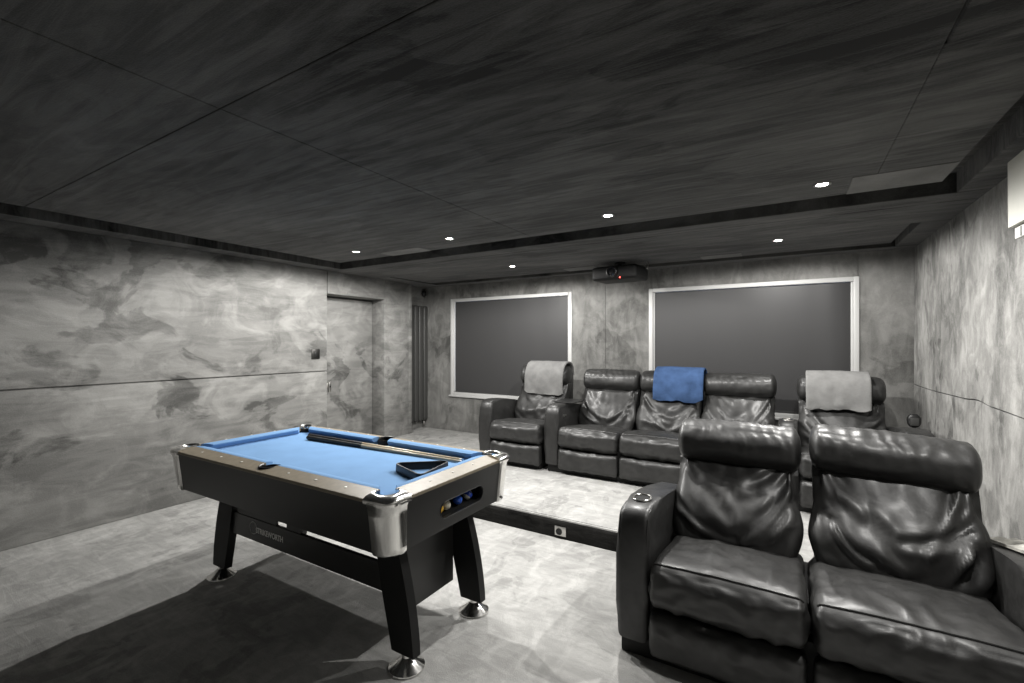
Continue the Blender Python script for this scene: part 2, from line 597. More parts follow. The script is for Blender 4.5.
# rear tray field
cb(-4.62, 0.775, 4.484, 5.285, ZB + 0.004)
add_box(bm, (XO, YF, 2.52), (XR + 0.1, YB + 0.1, 2.64))
struct('ceiling', bm, M['ceil'], smooth=False)
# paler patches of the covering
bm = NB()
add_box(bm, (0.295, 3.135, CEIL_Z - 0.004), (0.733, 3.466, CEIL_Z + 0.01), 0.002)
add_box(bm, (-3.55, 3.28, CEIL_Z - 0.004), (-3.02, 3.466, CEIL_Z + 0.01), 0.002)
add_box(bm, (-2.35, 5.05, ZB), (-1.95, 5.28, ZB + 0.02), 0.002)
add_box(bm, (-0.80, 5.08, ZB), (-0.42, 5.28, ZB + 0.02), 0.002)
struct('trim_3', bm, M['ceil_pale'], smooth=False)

# ------------------------------------------------------------------ downlights
def downlight(x, y, z, k=1.0, ang=SPOT_ANGLE, blend=SPOT_BLEND):
    t = thing('downlight', '', 'light', (x, y, z), group=None)
    bm = NB()
    add_lathe(bm, [(0.030, 0.006), (0.030, -0.004), (0.036, -0.007), (0.044, -0.005), (0.045, 0.006)], seg=32, cap=False)
    obj('bezel', bm, M['steel'], t)
    bm = lathe([(0.0005, -0.0035), (0.018, -0.0035), (0.028, -0.001), (0.0295, 0.004), (0.0005, 0.006)], seg=28)
    obj('lamp_glass', bm, M['lens'], t)
    ld = bpy.data.lights.new('lamp', 'SPOT')
    ld.energy = SPOT_WATTS * k
    ld.spot_size = ang
    ld.spot_blend = blend
    ld.shadow_soft_size = 0.022
    ld.color = SPOT_COLOR
    lo = bpy.data.objects.new('lamp', ld)
    lo.location = (0, 0, -0.028)
    link(lo, t)
    return t
order = ['leftmost lit round downlight of the front row, nearest the door wall',
         'second lit downlight from the left in the front row of four',
         'third lit downlight from the left, front row, before the projector',
         'big bright downlight beside the paler rectangular ceiling patch at right']
for (x, y), lab, k in zip(FRONT_SPOTS, order, (1.0, 1.0, 1.0, 0.85)):
    t = downlight(x, y, CEIL_Z, k, *((R(156), 0.75) if x > 0 else ()))
    tag(t, lab, 'light', 'downlights in the main ceiling field')
for (x, y), lab in zip(REAR_SPOTS, ['small far downlight above the left window blind', 'small far downlight above the right window blind']):
    t = downlight(x, y, ZB + 0.004, 0.5)
    tag(t, lab, 'light', 'downlights in the rear ceiling tray')
t = downlight(0.665, 1.965, CEIL_Z, 0.50, R(100), 0.7)
tag(t, 'round downlight in the ceiling above the right arm of the foreground sofa', 'light')

# ------------------------------------------------------------------ pool table
HL, HW, TZ = 0.949, 0.490, 0.86
BZ = 0.822                       # bed
RW, CW = 0.092, 0.050            # rail width, cushion width
CP = 0.090                       # pocket centre from the corner
PRAD = 0.047
pt = thing('pool_table', 'black pool table with blue cloth, bronze rails and chrome corners', 'pool table', (-2.350, 1.826, 0))

def loft_panel(bm, o_top, o_bot, i_top, i_bot):
    vs = [bm.verts.new(p) for p in (*o_top, *o_bot, *i_top, *i_bot)]
    for f in ((0, 1, 3, 2), (4, 6, 7, 5), (0, 4, 5, 1), (2, 3, 7, 6), (0, 2, 6, 4), (1, 5, 7, 3)):
        bm.faces.new([vs[i] for i in f])
PT, PB = 0.838, 0.612
inx, iny = 0.016, 0.028
th = 0.022
ox_t, ox_b, oy_t, oy_b = HL - 0.006, HL - 0.006 - inx, HW - 0.006, HW - 0.006 - iny
for s in (-1, 1):
    bm = NB()
    cx_ = 0.058
    loft_panel(bm, [(-ox_t + cx_, s * oy_t, PT), (ox_t - cx_, s * oy_t, PT)], [(-ox_b + cx_, s * oy_b, PB), (ox_b - cx_, s * oy_b, PB)],
               [(-ox_t + cx_, s * (oy_t - th), PT), (ox_t - cx_, s * (oy_t - th), PT)], [(-ox_b + cx_, s * (oy_b - th), PB), (ox_b - cx_, s * (oy_b - th), PB)])
    obj('side_panel', bm, M['black_board'], pt, smooth=False)
# far end panel (plain) and near end panel with the ball slot
bm = NB()
e = oy_t - 0.058
eb = oy_b - 0.058
loft_panel(bm, [(-ox_t, -e, PT), (-ox_t, e, PT)], [(-ox_b, -eb, PB), (-ox_b, eb, PB)],
           [(-ox_t + th, -e, PT), (-ox_t + th, e, PT)], [(-ox_b + th, -eb, PB), (-ox_b + th, eb, PB)])
obj('end_panel', bm, M['black_board'], pt, smooth=False)
SY0, SY1, SZ0, SZ1 = -0.137, 0.213, 0.666, 0.749
def slot_loop(n=14, grow=0.0):
    r = (SZ1 - SZ0) / 2
    zc = (SZ0 + SZ1) / 2
    out = []
    for i in range(n + 1):
        a = -PI / 2 + PI * i / n
        out.append((SY1 - r + (r + grow) * math.cos(a), zc + (r + grow) * math.sin(a)))
    for i in range(n + 1):
        a = PI / 2 + PI * i / n
        out.append((SY0 + r + (r + grow) * math.cos(a), zc + (r + grow) * math.sin(a)))
    return out
def xend(z, off=0.0):
    t = (z - PB) / (PT - PB)
    return ox_b + (ox_t - ox_b) * t - off
bm = NB()
layers = []
for off in (0.0, th):
    outer = [bm.verts.new((xend(z, off), y, z)) for y, z in ((-eb, PB), (eb, PB), (e, PT), (-e, PT))]
    hole = [bm.verts.new((xend(z, off), y, z)) for y, z in slot_loop()]
    es = []
    for L_ in (outer, hole):
        for i in range(len(L_)):
            es.append(bm.edges.new((L_[i], L_[(i + 1) % len(L_)])))
    bmesh.ops.triangle_fill(bm, use_beauty=True, use_dissolve=False, edges=es)
    layers.append((outer, hole))
for k in (0, 1):
    A, B = layers[0][k], layers[1][k]
    for i in range(len(A)):
        j = (i + 1) % len(A)
        bm.faces.new((A[i], A[j], B[j], B[i]))
ep = obj('end_panel', bm, M['black_board'], pt, smooth=False)
bm = tube([(xend(z) + 0.001, y, z) for y, z in slot_loop(14, 0.001)], 0.0018, 6, closed=True)
obj('slot_rim', bm, M['black_plastic'], ep)
# ball trough behind the slot
bm = NB()
tx0, tx1 = 0.795, 0.908
fl = 0.006
add_prism(bm, [(tx1, SZ0 - 0.001), (tx1, SZ0 - 0.006), (tx0, SZ0 + 0.020), (tx0, SZ0 + 0.025)], 'y', SY0 - 0.01, SY1 + 0.01)
add_box(bm, (tx0 - 0.006, SY0 - 0.01, SZ0), (tx0, SY1 + 0.01, SZ1 + 0.02))
add_box(bm, (tx0, SY0 - 0.016, SZ0 - 0.01), (tx1, SY0 - 0.010, SZ1 + 0.02))
add_box(bm, (tx0, SY1 + 0.010, SZ0 - 0.01), (tx1, SY1 + 0.016, SZ1 + 0.02))
add_box(bm, (tx0, SY0 - 0.016, SZ1 + 0.014), (tx1, SY1 + 0.016, SZ1 + 0.02))
obj('ball_trough', bm, M['black_matt'], pt, smooth=False)
bm = NB()
add_box(bm, (-ox_b + 0.03, -oy_b + 0.03, PB + 0.002), (ox_b - 0.03, oy_b - 0.03, PB + 0.014))
obj('base_board', bm, M['black_matt'], pt, smooth=False)

# bed cloth with pocket cut-outs (one polygon, top at BZ)
def arc(cx, cy, r, a0, a1, n=12):
    return [(cx + r * math.cos(a0 + (a1 - a0) * i / n), cy + r * math.sin(a0 + (a1 - a0) * i / n)) for i in range(n + 1)]
bx, by = HL - RW - 0.004, HW - RW - 0.004
pc = (HL - CP, HW - CP)
MIDY = HW - RW + 0.006
MR = 0.052
def corner_hits(r):
    # where circle about (pc) meets lines x=bx and y=by in the first quadrant corner
    dx = math.sqrt(max(r * r - (by - pc[1]) ** 2, 0))
    dy = math.sqrt(max(r * r - (bx - pc[0]) ** 2, 0))
    return pc[0] - dx, pc[1] - dy
hx, hy = corner_hits(PRAD)
def bed_poly():
    P = []
    a_start = math.atan2(hy - pc[1], bx - pc[0])
    a_end = math.atan2(by - pc[1], hx - pc[0])
    while a_end > a_start:
        a_end -= 2 * PI
    while a_end < a_start - 2 * PI:
        a_end += 2 * PI
    base = arc(pc[0], pc[1], PRAD, a_start, a_end, 14)        # runs through the inner side
    # quadrant corners in order: +x+y, -x+y, -x-y, +x-y
    mid = arc(0, MIDY, MR, math.atan2(by - MIDY, math.sqrt(MR ** 2 - (by - MIDY) ** 2)), -PI - math.atan2(by - MIDY, math.sqrt(MR ** 2 - (by - MIDY) ** 2)), 14)
    P += base
    P += mid
    P += [(-x, y) for x, y in base[::-1]]
    P += [(-x, -y) for x, y in base]
    P += [(-x, -y) for x, y in mid]
    P += [(x, -y) for x, y in base[::-1]]
    return P
bm = prism(bed_poly(), 'z', BZ - 0.018, BZ)
bmesh.ops.triangulate(bm, faces=[f for f in bm.faces if len(f.verts) > 4])
obj('bed_cloth', bm, M['cloth'], pt, smooth=False)

# rail boards
def notch(y_in, rr, xs0, xs1, mid=True):
    pass
GAP = CP + 0.048                     # where the boards stop short of the corner
def rail_poly_long():
    xs = HL - GAP
    P = [(-xs, HW), (-xs, HW - RW)]
    dyv = HW - RW - MIDY
    dx = math.sqrt(MR ** 2 - dyv ** 2)
    a0 = math.atan2(dyv, -dx)
    a1 = math.atan2(dyv, dx)
    P += arc(0, MIDY, MR, a0 + (2 * PI if a0 < 0 else 0), a1, 14)
    P += [(xs, HW - RW), (xs, HW)]
    return P
def slope_rail(bm):
    # the board tops fall away towards the outside
    for v in bm.verts:
        if v.co.z > PT + 0.004:
            a = min(HL - abs(v.co.x), HW - abs(v.co.y))
            v.co.z += 0.007 - 0.017 * (1 - a / RW)
def rail_z(a):
    return TZ + 0.007 - 0.017 * (1 - a / RW)
def sight(parent, x, y):
    z = rail_z(min(HL - abs(x), HW - abs(y)))
    bm = lathe([(0.0065, -0.001), (0.0065, 0.0012), (0.0005, 0.0017)], (0, 0, 0), 12)
    o = obj('sight', bm, M['pearl'], parent, loc=(x, y, z))
for s in (-1, 1):
    bm = prism([(x, s * y) for x, y in rail_poly_long()], 'z', PT - 0.004, TZ, 0.003, 2)
    slope_rail(bm)
    rl = obj('rail', bm, M['rail'], pt, smooth=False)
    for sx in (-1, 1):
        for k in (1, 2, 3):
            sight(rl, sx * (HL - 0.10) * k / 4, s * (HW - RW * 0.55))
ys_ = HW - GAP
for s in (-1, 1):
    bm = prism([(s * HL, -ys_), (s * HL, ys_), (s * (HL - RW), ys_), (s * (HL - RW), -ys_)], 'z', PT - 0.004, TZ, 0.003, 2)
    slope_rail(bm)
    rl = obj('rail', bm, M['rail'], pt, smooth=False)
    for k in (-1, 0, 1):
        sight(rl, s * (HL - RW * 0.55), k * 0.17)

# cushions: six, profile with a nose; ends cut back towards the pockets
def cushion(p0, p1, nrm, cut0, cut1):
    """p0->p1 along the rail's inner edge, nrm points into the table"""
    p0, p1, nrm = Vector(p0), Vector(p1), Vector(nrm)
    d = (p1 - p0).normalized()
    prof = [(0.0, TZ + 0.006), (0.010, TZ + 0.0075), (0.030, TZ + 0.005), (CW, TZ - 0.001), (CW + 0.001, TZ - 0.007), (CW - 0.024, BZ + 0.001), (0.0, BZ + 0.001)]
    bm = NB()
    A, B = [], []
    for u, z in prof:
        a = p0 + d * (cut0 * u) + nrm * u
        b = p1 - d * (cut1 * u) + nrm * u
        A.append(bm.verts.new((a.x, a.y, z)))
        B.append(bm.verts.new((b.x, b.y, z)))
    n = len(prof)
    for i in range(n):
        j = (i + 1) % n
        bm.faces.new((A[i], A[j], B[j], B[i]))
    bm.faces.new(A[::-1])
    bm.faces.new(B)
    obj('cushion', bm, M['cushion'], pt, smooth=False)
cx = HL - GAP - 0.010
my = HW - RW
for s in (-1, 1):
    cushion((-cx, s * my), (-MR - 0.004, s * my), (0, -s), 0.9, 0.35)
    cushion((MR + 0.004, s * my), (cx, s * my), (0, -s), 0.35, 0.9)
    cushion((s * (HL - RW), -(HW - GAP - 0.010)), (s * (HL - RW), HW - GAP - 0.010), (-s, 0), 0.9, 0.9)

# pocket cups
for sx in (-1, 0, 1):
    for sy in (-1, 1):
        c = (sx * pc[0], sy * (pc[1] if sx else MIDY), 0)
        r = PRAD if sx else MR
        bm = lathe([(r - 0.001, TZ - 0.006 if sx == 0 else PT - 0.004), (r - 0.001, 0.76), (r * 0.86, 0.715), (0.001, 0.705)], c, 28, cap=False)
        po = obj('pocket', bm, M['black_matt'], pt)
        if sx == 0:
            # black plastic lip around the notch in the rail
            a0, a1 = (PI * 0.02, PI * 0.98) if sy > 0 else (-PI * 0.98, -PI * 0.02)
            pts_ = [(x, y, TZ - 0.001) for x, y in arc(0, c[1], MR + 0.002, a0, a1, 18)]
            obj('pocket_lip', tube(pts_, 0.006, 8), M['black_plastic'], po)

# chrome corner castings: rounded cap around the pocket and a tall skirt down the corner
def corner_casting(sx, sy):
    bm = NB()
    def W(a, b, z):           # a,b = distances in from the two outer faces
        return (sx * (HL - a), sy * (HW - b), z)
    half = 0.5 * 0.9
    # cap polygon
    Lc = GAP
    hitr = PRAD
    a_h = CP - math.sqrt(hitr ** 2 - (CP - RW) ** 2)
    inner = []
    s0 = math.atan2(RW - CP, math.sqrt(hitr ** 2 - (CP - RW) ** 2))       # from (a>CP, RW)
    s1 = math.atan2(math.sqrt(hitr ** 2 - (CP - RW) ** 2), RW - CP)
    s1 -= 2 * PI
    for i in range(17):
        t = s0 + (s1 - s0) * i / 16
        inner.append((CP + hitr * math.cos(t), CP + hitr * math.sin(t)))
    ro = 0.060
    outer = [(-0.006, Lc)] + [(-0.006 + ro - ro * math.cos(PI / 2 * i / 10), -0.006 + ro - ro * math.sin(PI / 2 * i / 10)) for i in range(11)] + [(Lc, -0.006)]
    outer = [outer[0]] + [(a, b) for a, b in outer[1:-1]] + [outer[-1]]
    # two strips of equal count, lofted with a domed section
    import_n = 40
    def resample(P, n):
        L_ = [0]
        for p, q in zip(P, P[1:]):
            L_.append(L_[-1] + math.dist(p, q))
        out = []
        for i in range(n + 1):
            t = L_[-1] * i / n
            k = 0
            while k < len(L_) - 2 and L_[k + 1] < t:
                k += 1
            f = (t - L_[k]) / max(L_[k + 1] - L_[k], 1e-9)
            out.append((P[k][0] + (P[k + 1][0] - P[k][0]) * f, P[k][1] + (P[k + 1][1] - P[k][1]) * f))
        return out
    O = resample(outer, import_n)
    I = resample([(RW, Lc)] + inner[::-1] + [(Lc, RW)], import_n)
    prof = [(0.02, PT - 0.008), (0.0, PT + 0.001), (0.0, TZ - 0.014), (0.05, TZ - 0.007), (0.2, TZ + 0.001), (0.5, TZ + 0.008), (0.8, TZ + 0.009), (0.95, TZ + 0.004), (1.0, TZ - 0.006), (1.0, PT - 0.008)]
    rows = []
    for o_, i_ in zip(O, I):
        rows.append([bm.verts.new(W(o_[0] + (i_[0] - o_[0]) * f, o_[1] + (i_[1] - o_[1]) * f, z)) for f, z in prof])
    for A, B in zip(rows, rows[1:]):
        for k in range(len(prof) - 1):
            bm.faces.new((A[k], B[k], B[k + 1], A[k + 1]))
        bm.faces.new((A[-1], B[-1], B[0], A[0]))
    bm.faces.new(rows[0])
    bm.faces.new(rows[-1][::-1])
    o = obj('corner_casting', bm, M['chrome'], pt, angle=60)
    # skirt
    bm = NB()
    rows = []
    zs = [PT + 0.001, PT - 0.014, PT - 0.020, 0.78, 0.70, 0.64, 0.616, 0.606]
    for z in zs:
        t = (PT - z) / (PT - PB)
        ix, iy = inx * t, iny * t
        ln = 0.118 - 0.016 * t
        rr = 0.088 - 0.008 * t
        bulge = 0.005 + (0.004 if z > PT - 0.016 else 0) - (0.006 if z < 0.61 else 0)
        row = []
        pts2 = [(0.004, ln)] + [(-bulge, ln - 0.006)] + [(-bulge + rr - rr * math.cos(PI / 2 * i / 12), -bulge + rr - rr * math.sin(PI / 2 * i / 12)) for i in range(13)] + [(ln - 0.006, -bulge), (ln, 0.004)]
        for a, b in pts2:
            row.append(bm.verts.new(W(a + ix, b + iy, z)))
        back = []
        for a, b in ((0.03, ln), (0.04, 0.055), (0.055, 0.04), (ln, 0.03)):
            back.append(bm.verts.new(W(a + ix + 0.004, b + iy + 0.004, z)))
        rows.append(row + back[::-1])
    for A, B in zip(rows, rows[1:]):
        n = len(A)
        for k in range(n):
            j = (k + 1) % n
            bm.faces.new((A[k], A[j], B[j], B[k]))
    bm.faces.new(rows[0][::-1])
    bm.faces.new(rows[-1])
    obj('skirt', bm, M['chrome'], o, angle=50)
for sx in (-1, 1):
    for sy in (-1, 1):
        corner_casting(sx, sy)

# legs: flat boards with a curved outer edge, on chrome domed feet
def qb(p0, p1, p2, n=10):
    return [((1 - t) ** 2 * p0[0] + 2 * t * (1 - t) * p1[0] + t * t * p2[0], (1 - t) ** 2 * p0[1] + 2 * t * (1 - t) * p1[1] + t * t * p2[1]) for t in [i / n for i in range(n + 1)]]
LCX = 0.012
for sx in (-1, 1):
    outer = qb((0.755, 0.612), (0.856, 0.34), (0.875, 0.068))
    poly = outer + [(0.737, 0.068), (0.672, 0.335), (0.615, 0.612)]
    for yy in (-0.272, 0.258):
        bm = prism([(LCX + sx * x, z) for x, z in poly], 'y', yy, yy + 0.050, 0.003, 2)
        lg = obj('leg', bm, M['black_matt'], pt, smooth=False)
        c = (LCX + sx * 0.812, yy + 0.025, 0)
        bm = lathe([(0.001, 0.0), (0.080, 0.0), (0.0845, 0.005), (0.083, 0.010), (0.056, 0.027), (0.032, 0.046), (0.024, 0.054), (0.023, 0.070), (0.001, 0.070)], c, 40, cap=False)
        obj('foot', bm, M['chrome'], lg)
# aprons between the legs
for s, y0 in ((-1, -0.258), (1, 0.272)):
    bm = NB()
    add_box(bm, (LCX - 0.66, y0, 0.316), (LCX + 0.66, y0 + 0.022, 0.450), 0.002)
    for x in (-0.03, 0.02):
        pass
    add_box(bm, (-0.095, y0 + 0.004, 0.448), (0.035, y0 + 0.018, PB + 0.004))
    add_box(bm, (LCX - 0.62, y0 + 0.004, 0.448), (-0.195 if s < 0 else LCX + 0.62, y0 + 0.018, PB + 0.004))
    obj('apron', bm, M['black_board'], pt, smooth=False)
for s in (1,):
    x0 = LCX + s * 0.685
    bm = box((min(x0, x0 - s * 0.02), -0.222, 0.150), (max(x0, x0 - s * 0.02), 0.258, PB + 0.002), 0.002)
    obj('end_board', bm, M['black_board'], pt, smooth=False)

# printed name on the near apron
def text_mesh(body, size, mat, parent, loc, rot, name, extr=0.0006):
    cu = bpy.data.curves.new(name, 'FONT')
    cu.body = body
    cu.size = size
    cu.extrude = extr
    cu.offset = 0.0011
    cu.align_x = 'LEFT'
    cu.align_y = 'BOTTOM'
    ob = bpy.data.objects.new(name, cu)
    COL.objects.link(ob)
    dg = bpy.context.evaluated_depsgraph_get()
    me = bpy.data.meshes.new_from_object(ob.evaluated_get(dg))
    bpy.data.objects.remove(ob)
    me.materials.clear()
    me.materials.append(mat)
    o = bpy.data.objects.new(name, me)
    o.location = loc
    o.rotation_euler = rot
    link(o, parent)
    return o
ap = [c for c in pt.children if c.name.startswith('apron')][0]
lg = text_mesh('STRIKEWORTH', 0.046, M['logo'], ap, (-0.392, -0.2588, 0.362), (PI / 2, 0, 0), 'lettering')
lg.scale = (0.86, 1, 1)
bm = NB()
pts_ = [(-0.420 + 0.034 * math.cos(a), -0.2585, 0.394 + 0.036 * math.sin(a)) for a in [R(-50) - 2 * PI * 0.86 * i / 40 for i in range(41)]]
add_tube(bm, pts_, 0.0018, 6)
obj('emblem', bm, M['logo'], ap)

# ------------------------------------------------------------------ things on and in the table
def ball(name, col, y, x, zoff, label, stripe=None):
    m = simple('ball_' + name, col, 0.08, spec=0.6, coat=0.5)
    r = 0.0255
    bm = NB()
    bmesh.ops.create_uvsphere(bm, u_segments=28, v_segments=18, radius=r)
    o = obj('pool_ball', bm, [m] + ([stripe] if stripe else []), loc=(x, y, zoff))
    if stripe:
        for p in o.data.polygons:
            if abs(p.center.y * 0.8 + p.center.z * 0.6) > 0.0135:
                p.material_index = 1
    tag(o, label, 'ball', 'balls in the table return slot')
    return o
white_m = simple('ball_white', (0.72, 0.70, 0.62), 0.08, spec=0.6, coat=0.5)
tx, ty = pt.location.x, pt.location.y
def trough_z(lx):
    return SZ0 + (0.908 - lx) / 0.113 * 0.026 + 0.0268
for nm, col, lx, ly, lab, st in (
    ('yellow', (0.80, 0.45, 0.02), 0.880, -0.088, 'yellow pool ball nearest the front corner in the return slot', None),
    ('cream', (0.72, 0.68, 0.55), 0.878, -0.030, 'cream white pool ball beside the yellow one in the return slot', None),
    ('maroon', (0.06, 0.012, 0.012), 0.826, -0.040, 'dark maroon pool ball lying behind the cream one in the slot', None),
    ('blue', (0.015, 0.10, 0.55), 0.880, 0.062, 'plain bright blue pool ball in the middle of the return slot', None),
    ('navy', (0.012, 0.03, 0.30), 0.826, 0.118, 'dark blue pool ball at the back of the return slot', None),
    ('striped', (0.012, 0.05, 0.35), 0.878, 0.152, 'white and blue striped pool ball farthest along the return slot', white_m)):
    ball(nm, col, ty + ly, tx + lx, trough_z(lx), lab, st)

# triangle rack
tri = thing('triangle_rack', 'black plastic triangle rack lying on the blue pool table cloth', 'rack', (-1.658, 1.826, BZ + 0.0008), R(10))
bm = NB()
def tri_loop(rad, rc, n=8):
    out = []
    for k in range(3):
        a = R(-60) + k * 2 * PI / 3
        cxx, cyy = (rad - 2 * rc) * math.cos(a), (rad - 2 * rc) * math.sin(a)
        for i in range(n + 1):
            b = a - PI / 3 + (2 * PI / 3) * i / n
            out.append((cxx + rc * math.cos(b), cyy + rc * math.sin(b)))
    return out
o_ = tri_loop(0.185, 0.028)
i_ = tri_loop(0.185 - 0.022, 0.018)
rows = []
for (a, b), (c, d) in zip(o_, i_):
    rows.append([bm.verts.new(p) for p in ((a, b, 0.0), (a * 0.99, b * 0.99, 0.036), (a * 0.975, b * 0.975, 0.040), (c * 1.02, d * 1.02, 0.040), (c, d, 0.036), (c, d, 0.0))])
for i in range(len(rows)):
    A, B = rows[i], rows[(i + 1) % len(rows)]
    for k in range(6):
        j = (k + 1) % 6
        bm.faces.new((A[k], B[k], B[j], A[j]))
obj('frame', bm, M['black_plastic'], tri)

def cue(p0, p1, label):
    p0, p1 = Vector(p0), Vector(p1)
    t = thing('pool_cue', label, 'cue', p0, group='cues along the far rail')
    d = p1 - p0
    def seg(name, a, b, ra, rb, mat, n=12):
        pts = [d * (a + (b - a) * i / n) for i in range(n + 1)]
        obj(name, tube(pts, ra, 14, radii=[ra + (rb - ra) * i / n for i in range(n + 1)]), mat, t)
    seg('bumper', 0.0, 0.012, 0.0135, 0.0145, M['black_plastic'], 2)
    seg('butt', 0.012, 0.40, 0.0145, 0.0115, M['black_plastic'])
    seg('shaft', 0.40, 0.982, 0.0115, 0.0068, M['ash'], 20)
    seg('ferrule', 0.982, 0.992, 0.0068, 0.0066, M['pearl'], 2)
    seg('tip', 0.992, 1.0, 0.0064, 0.0058, M['cloth'], 2)
cue((-2.985, 2.095, BZ + 0.0150), (-1.62, 2.135, BZ + 0.0085), 'pool cue with black butt lying nearer the far cushion')
cue((-2.93, 2.045, BZ + 0.0150), (-1.59, 2.098, BZ + 0.0085), 'pool cue with black butt lying on the open cloth side of the pair')

# ------------------------------------------------------------------ leather recliners
def smoothstep(a, b, x):
    t = max(0, min(1, (x - a) / (b - a)))
    return t * t * (3 - 2 * t)

def back_fold(seed, amp):
    """hanging folds: swags from the upper corners down to the middle, fanning creases at the sides"""
    rnd = random.Random(int(seed * 100))
    creases = []
    for k in range(7):
        side = -1 if k % 2 else 1
        u0, v0 = side * rnd.uniform(0.75, 1.05), rnd.uniform(0.35, 1.0)
        u1, v1 = side * rnd.uniform(-0.15, 0.45), v0 - rnd.uniform(0.25, 0.6)
        creases.append((u0, v0, u1, v1, rnd.uniform(0.035, 0.07), rnd.uniform(0.6, 1.3) * (1 if rnd.random() < 0.6 else -1)))
    def f(q, n, p):
        if n.y > -0.2:
            return 0.0
        u, v = q[0], (q[2] + 1) / 2
        w = nz(u * 1.1 + seed, v * 1.1, seed)
        s = v - 0.40 * abs(u + 0.2 * w) ** 1.5 + 0.16 * w
        a = 0.5 + 0.5 * math.sin(s * 19 + seed * 5)
        m = smoothstep(-0.35, 0.45, nz(u * 1.6 - seed, v * 1.8, 2.0))
        vfade = smoothstep(0.02, 0.2, v)
        d = amp * 0.55 * m * (a ** 1.7 - 0.4)
        for u0, v0, u1, v1, wd, st in creases:
            dx, dy = u1 - u0, v1 - v0
            L2 = dx * dx + dy * dy
            t = max(0.0, min(1.0, ((u - u0) * dx + (v - v0) * dy) / L2))
            bow = 0.07 * math.sin(t * PI)
            e = math.hypot(u - (u0 + dx * t), (v - (v0 + dy * t)) + bow)
            tap = (1 - 0.75 * t) * 0.55 + 0.2
            d += st * amp * 0.62 * tap * math.exp(-(e / wd) ** 2)
            d -= st * amp * 0.40 * tap * math.exp(-((e - wd * 1.7) / wd) ** 2)
        d *= vfade * (0.15 + 0.85 * smoothstep(0.0, 0.22, 1 - abs(u)))
        d += amp * 0.16 * nz(u * 5 + seed, v * 5, 1)
        d += -0.034 * smoothstep(0.50, 0.95, v) + 0.034 * math.exp(-((v - 0.32) / 0.22) ** 2)
        return d
    return f

def head_fold(seed, amp):
    def f(q, n, p):
        u = q[0]
        k = 0.5 + 0.5 * math.sin((u * 33 + 3.6 * nz(u * 3 + seed, q[2] * 1.2, q[1])) + q[2] * 2.2 + q[1] * 2)
        m = 0.6 + 0.8 * nz(u * 2 + seed, q[1] * 2, q[2] * 2)
        top = 0.35 + 0.65 * smoothstep(-0.4, 0.5, q[2])
        end = 0.15 + 0.85 * smoothstep(0.0, 0.16, 1 - abs(u))
        return (amp * (k ** 1.6) * max(m, 0) * top + amp * 0.7 * nz(u * 4 - seed, q[1] * 2.5, q[2] * 2.5)) * end
    return f

def seat_fold(seed, amp):
    def f(q, n, p):
        u, t = q[0], q[1]
        k = 0.5 + 0.5 * math.sin(u * 16 + 5 * nz(u * 1.6 + seed, t * 1.2, q[2]) + t * 3)
        m = 0.4 + 1.1 * nz(u * 2 + seed, t * 2, q[2] * 1.5 + 3)
        fr = smoothstep(0.2, -0.8, t)
        d = amp * (k ** 2) * max(m, 0) * (0.45 + 0.55 * fr)
        d += amp * 0.8 * nz(u * 4 + seed, t * 4, q[2] * 3)
        calm = 1 - 0.8 * math.exp(-((t + 0.86) / 0.12) ** 2) * (1 if q[2] > 0.5 else 0)
        return d * calm
    return f

def arm_profile(rear=0.90):
    P = [(0.085, 0.080), (0.078, 0.25), (0.080, 0.48), (0.088, 0.60), (0.108, 0.665)]
    P += [(0.14, 0.692), (0.20, 0.702), (0.32, 0.698), (0.47, 0.684), (0.64, 0.660), (rear, 0.615), (rear, 0.080)]
    return P

def section(root, x0, x1, seed, step, tall=0.0, bi=(0.0, 0.0), tilt=0.0):
    g = 0.005
    a, b = x0 + g, x1 - g
    ha, hb = x0 - 0.006 + bi[0], x1 + 0.006 - bi[1]
    ba, bb = x0 + g + bi[0], x1 - g - bi[1]
    fold = 0.044
    # seat cushion: crowned, rolls over at the front
    def sh_seat(p):
        t = (p.y - 0.02) / 0.66
        p.z += 0.012 - 0.055 * smoothstep(0.1, 1.0, t)
        return p
    o = obj('seat_cushion', rbox((a, 0.012, 0.262), (b, 0.74, 0.470), (0.035, 0.085, 0.07), step, seat_fold(seed, 0.010), (0, 0.012, 0.028), sh_seat), M['leather'], root, angle=80)
    # piped seam along the front edge of the seat
    sf = rbox.surf
    def seam(q0, n, r, parent):
        pts = []
        for i in range(n + 1):
            p, nn = sf(q0(-1 + 2 * i / n))
            pts.append(p + nn * r * 0.35)
        obj('piping', tube(pts, r, 6), M['leather_smooth'], parent)
    seam(lambda u: (u * 0.97, -0.86, 1.0), 44, 0.0042, o)
    # footrest panel
    obj('footrest', rbox((a + 0.004, 0.028, 0.050), (b - 0.004, 0.12, 0.262), (0.02, 0.035, 0.05), step * 1.2, seat_fold(seed + 4, 0.008), (0, 0.018, 0)), M['leather'], root, angle=80)
    # lower back cushion, leaning, its belly sagging forward
    def sh_back(p):
        t = (p.z - 0.40) / 0.46
        p.y += 0.205 * t
        mid = (ba + bb) / 2
        p.x = mid + (p.x - mid) * (0.955 + 0.045 * min(1, max(0, t)))
        return p
    o = obj('back_cushion', rbox((ba + 0.003, 0.555, 0.395), (bb - 0.003, 0.76, 0.872 + tall), (0.05, 0.06, 0.05), step, back_fold(seed, fold), (0.004, 0.042, 0), sh_back), M['leather'], root, angle=80)
    # headrest roll
    def sh_head(p):
        p.y += 0.12 * (p.z - 0.93)
        p.z -= tilt * (p.x - ha) / (hb - ha)
        return p
    obj('headrest', rbox((ha, 0.728, 0.824 + tall), (hb, 0.945, 1.050 + tall), (0.045, 0.104, 0.100), step, head_fold(seed, 0.0060), (0, 0.012, 0.008), sh_head), M['leather'], root, angle=80)

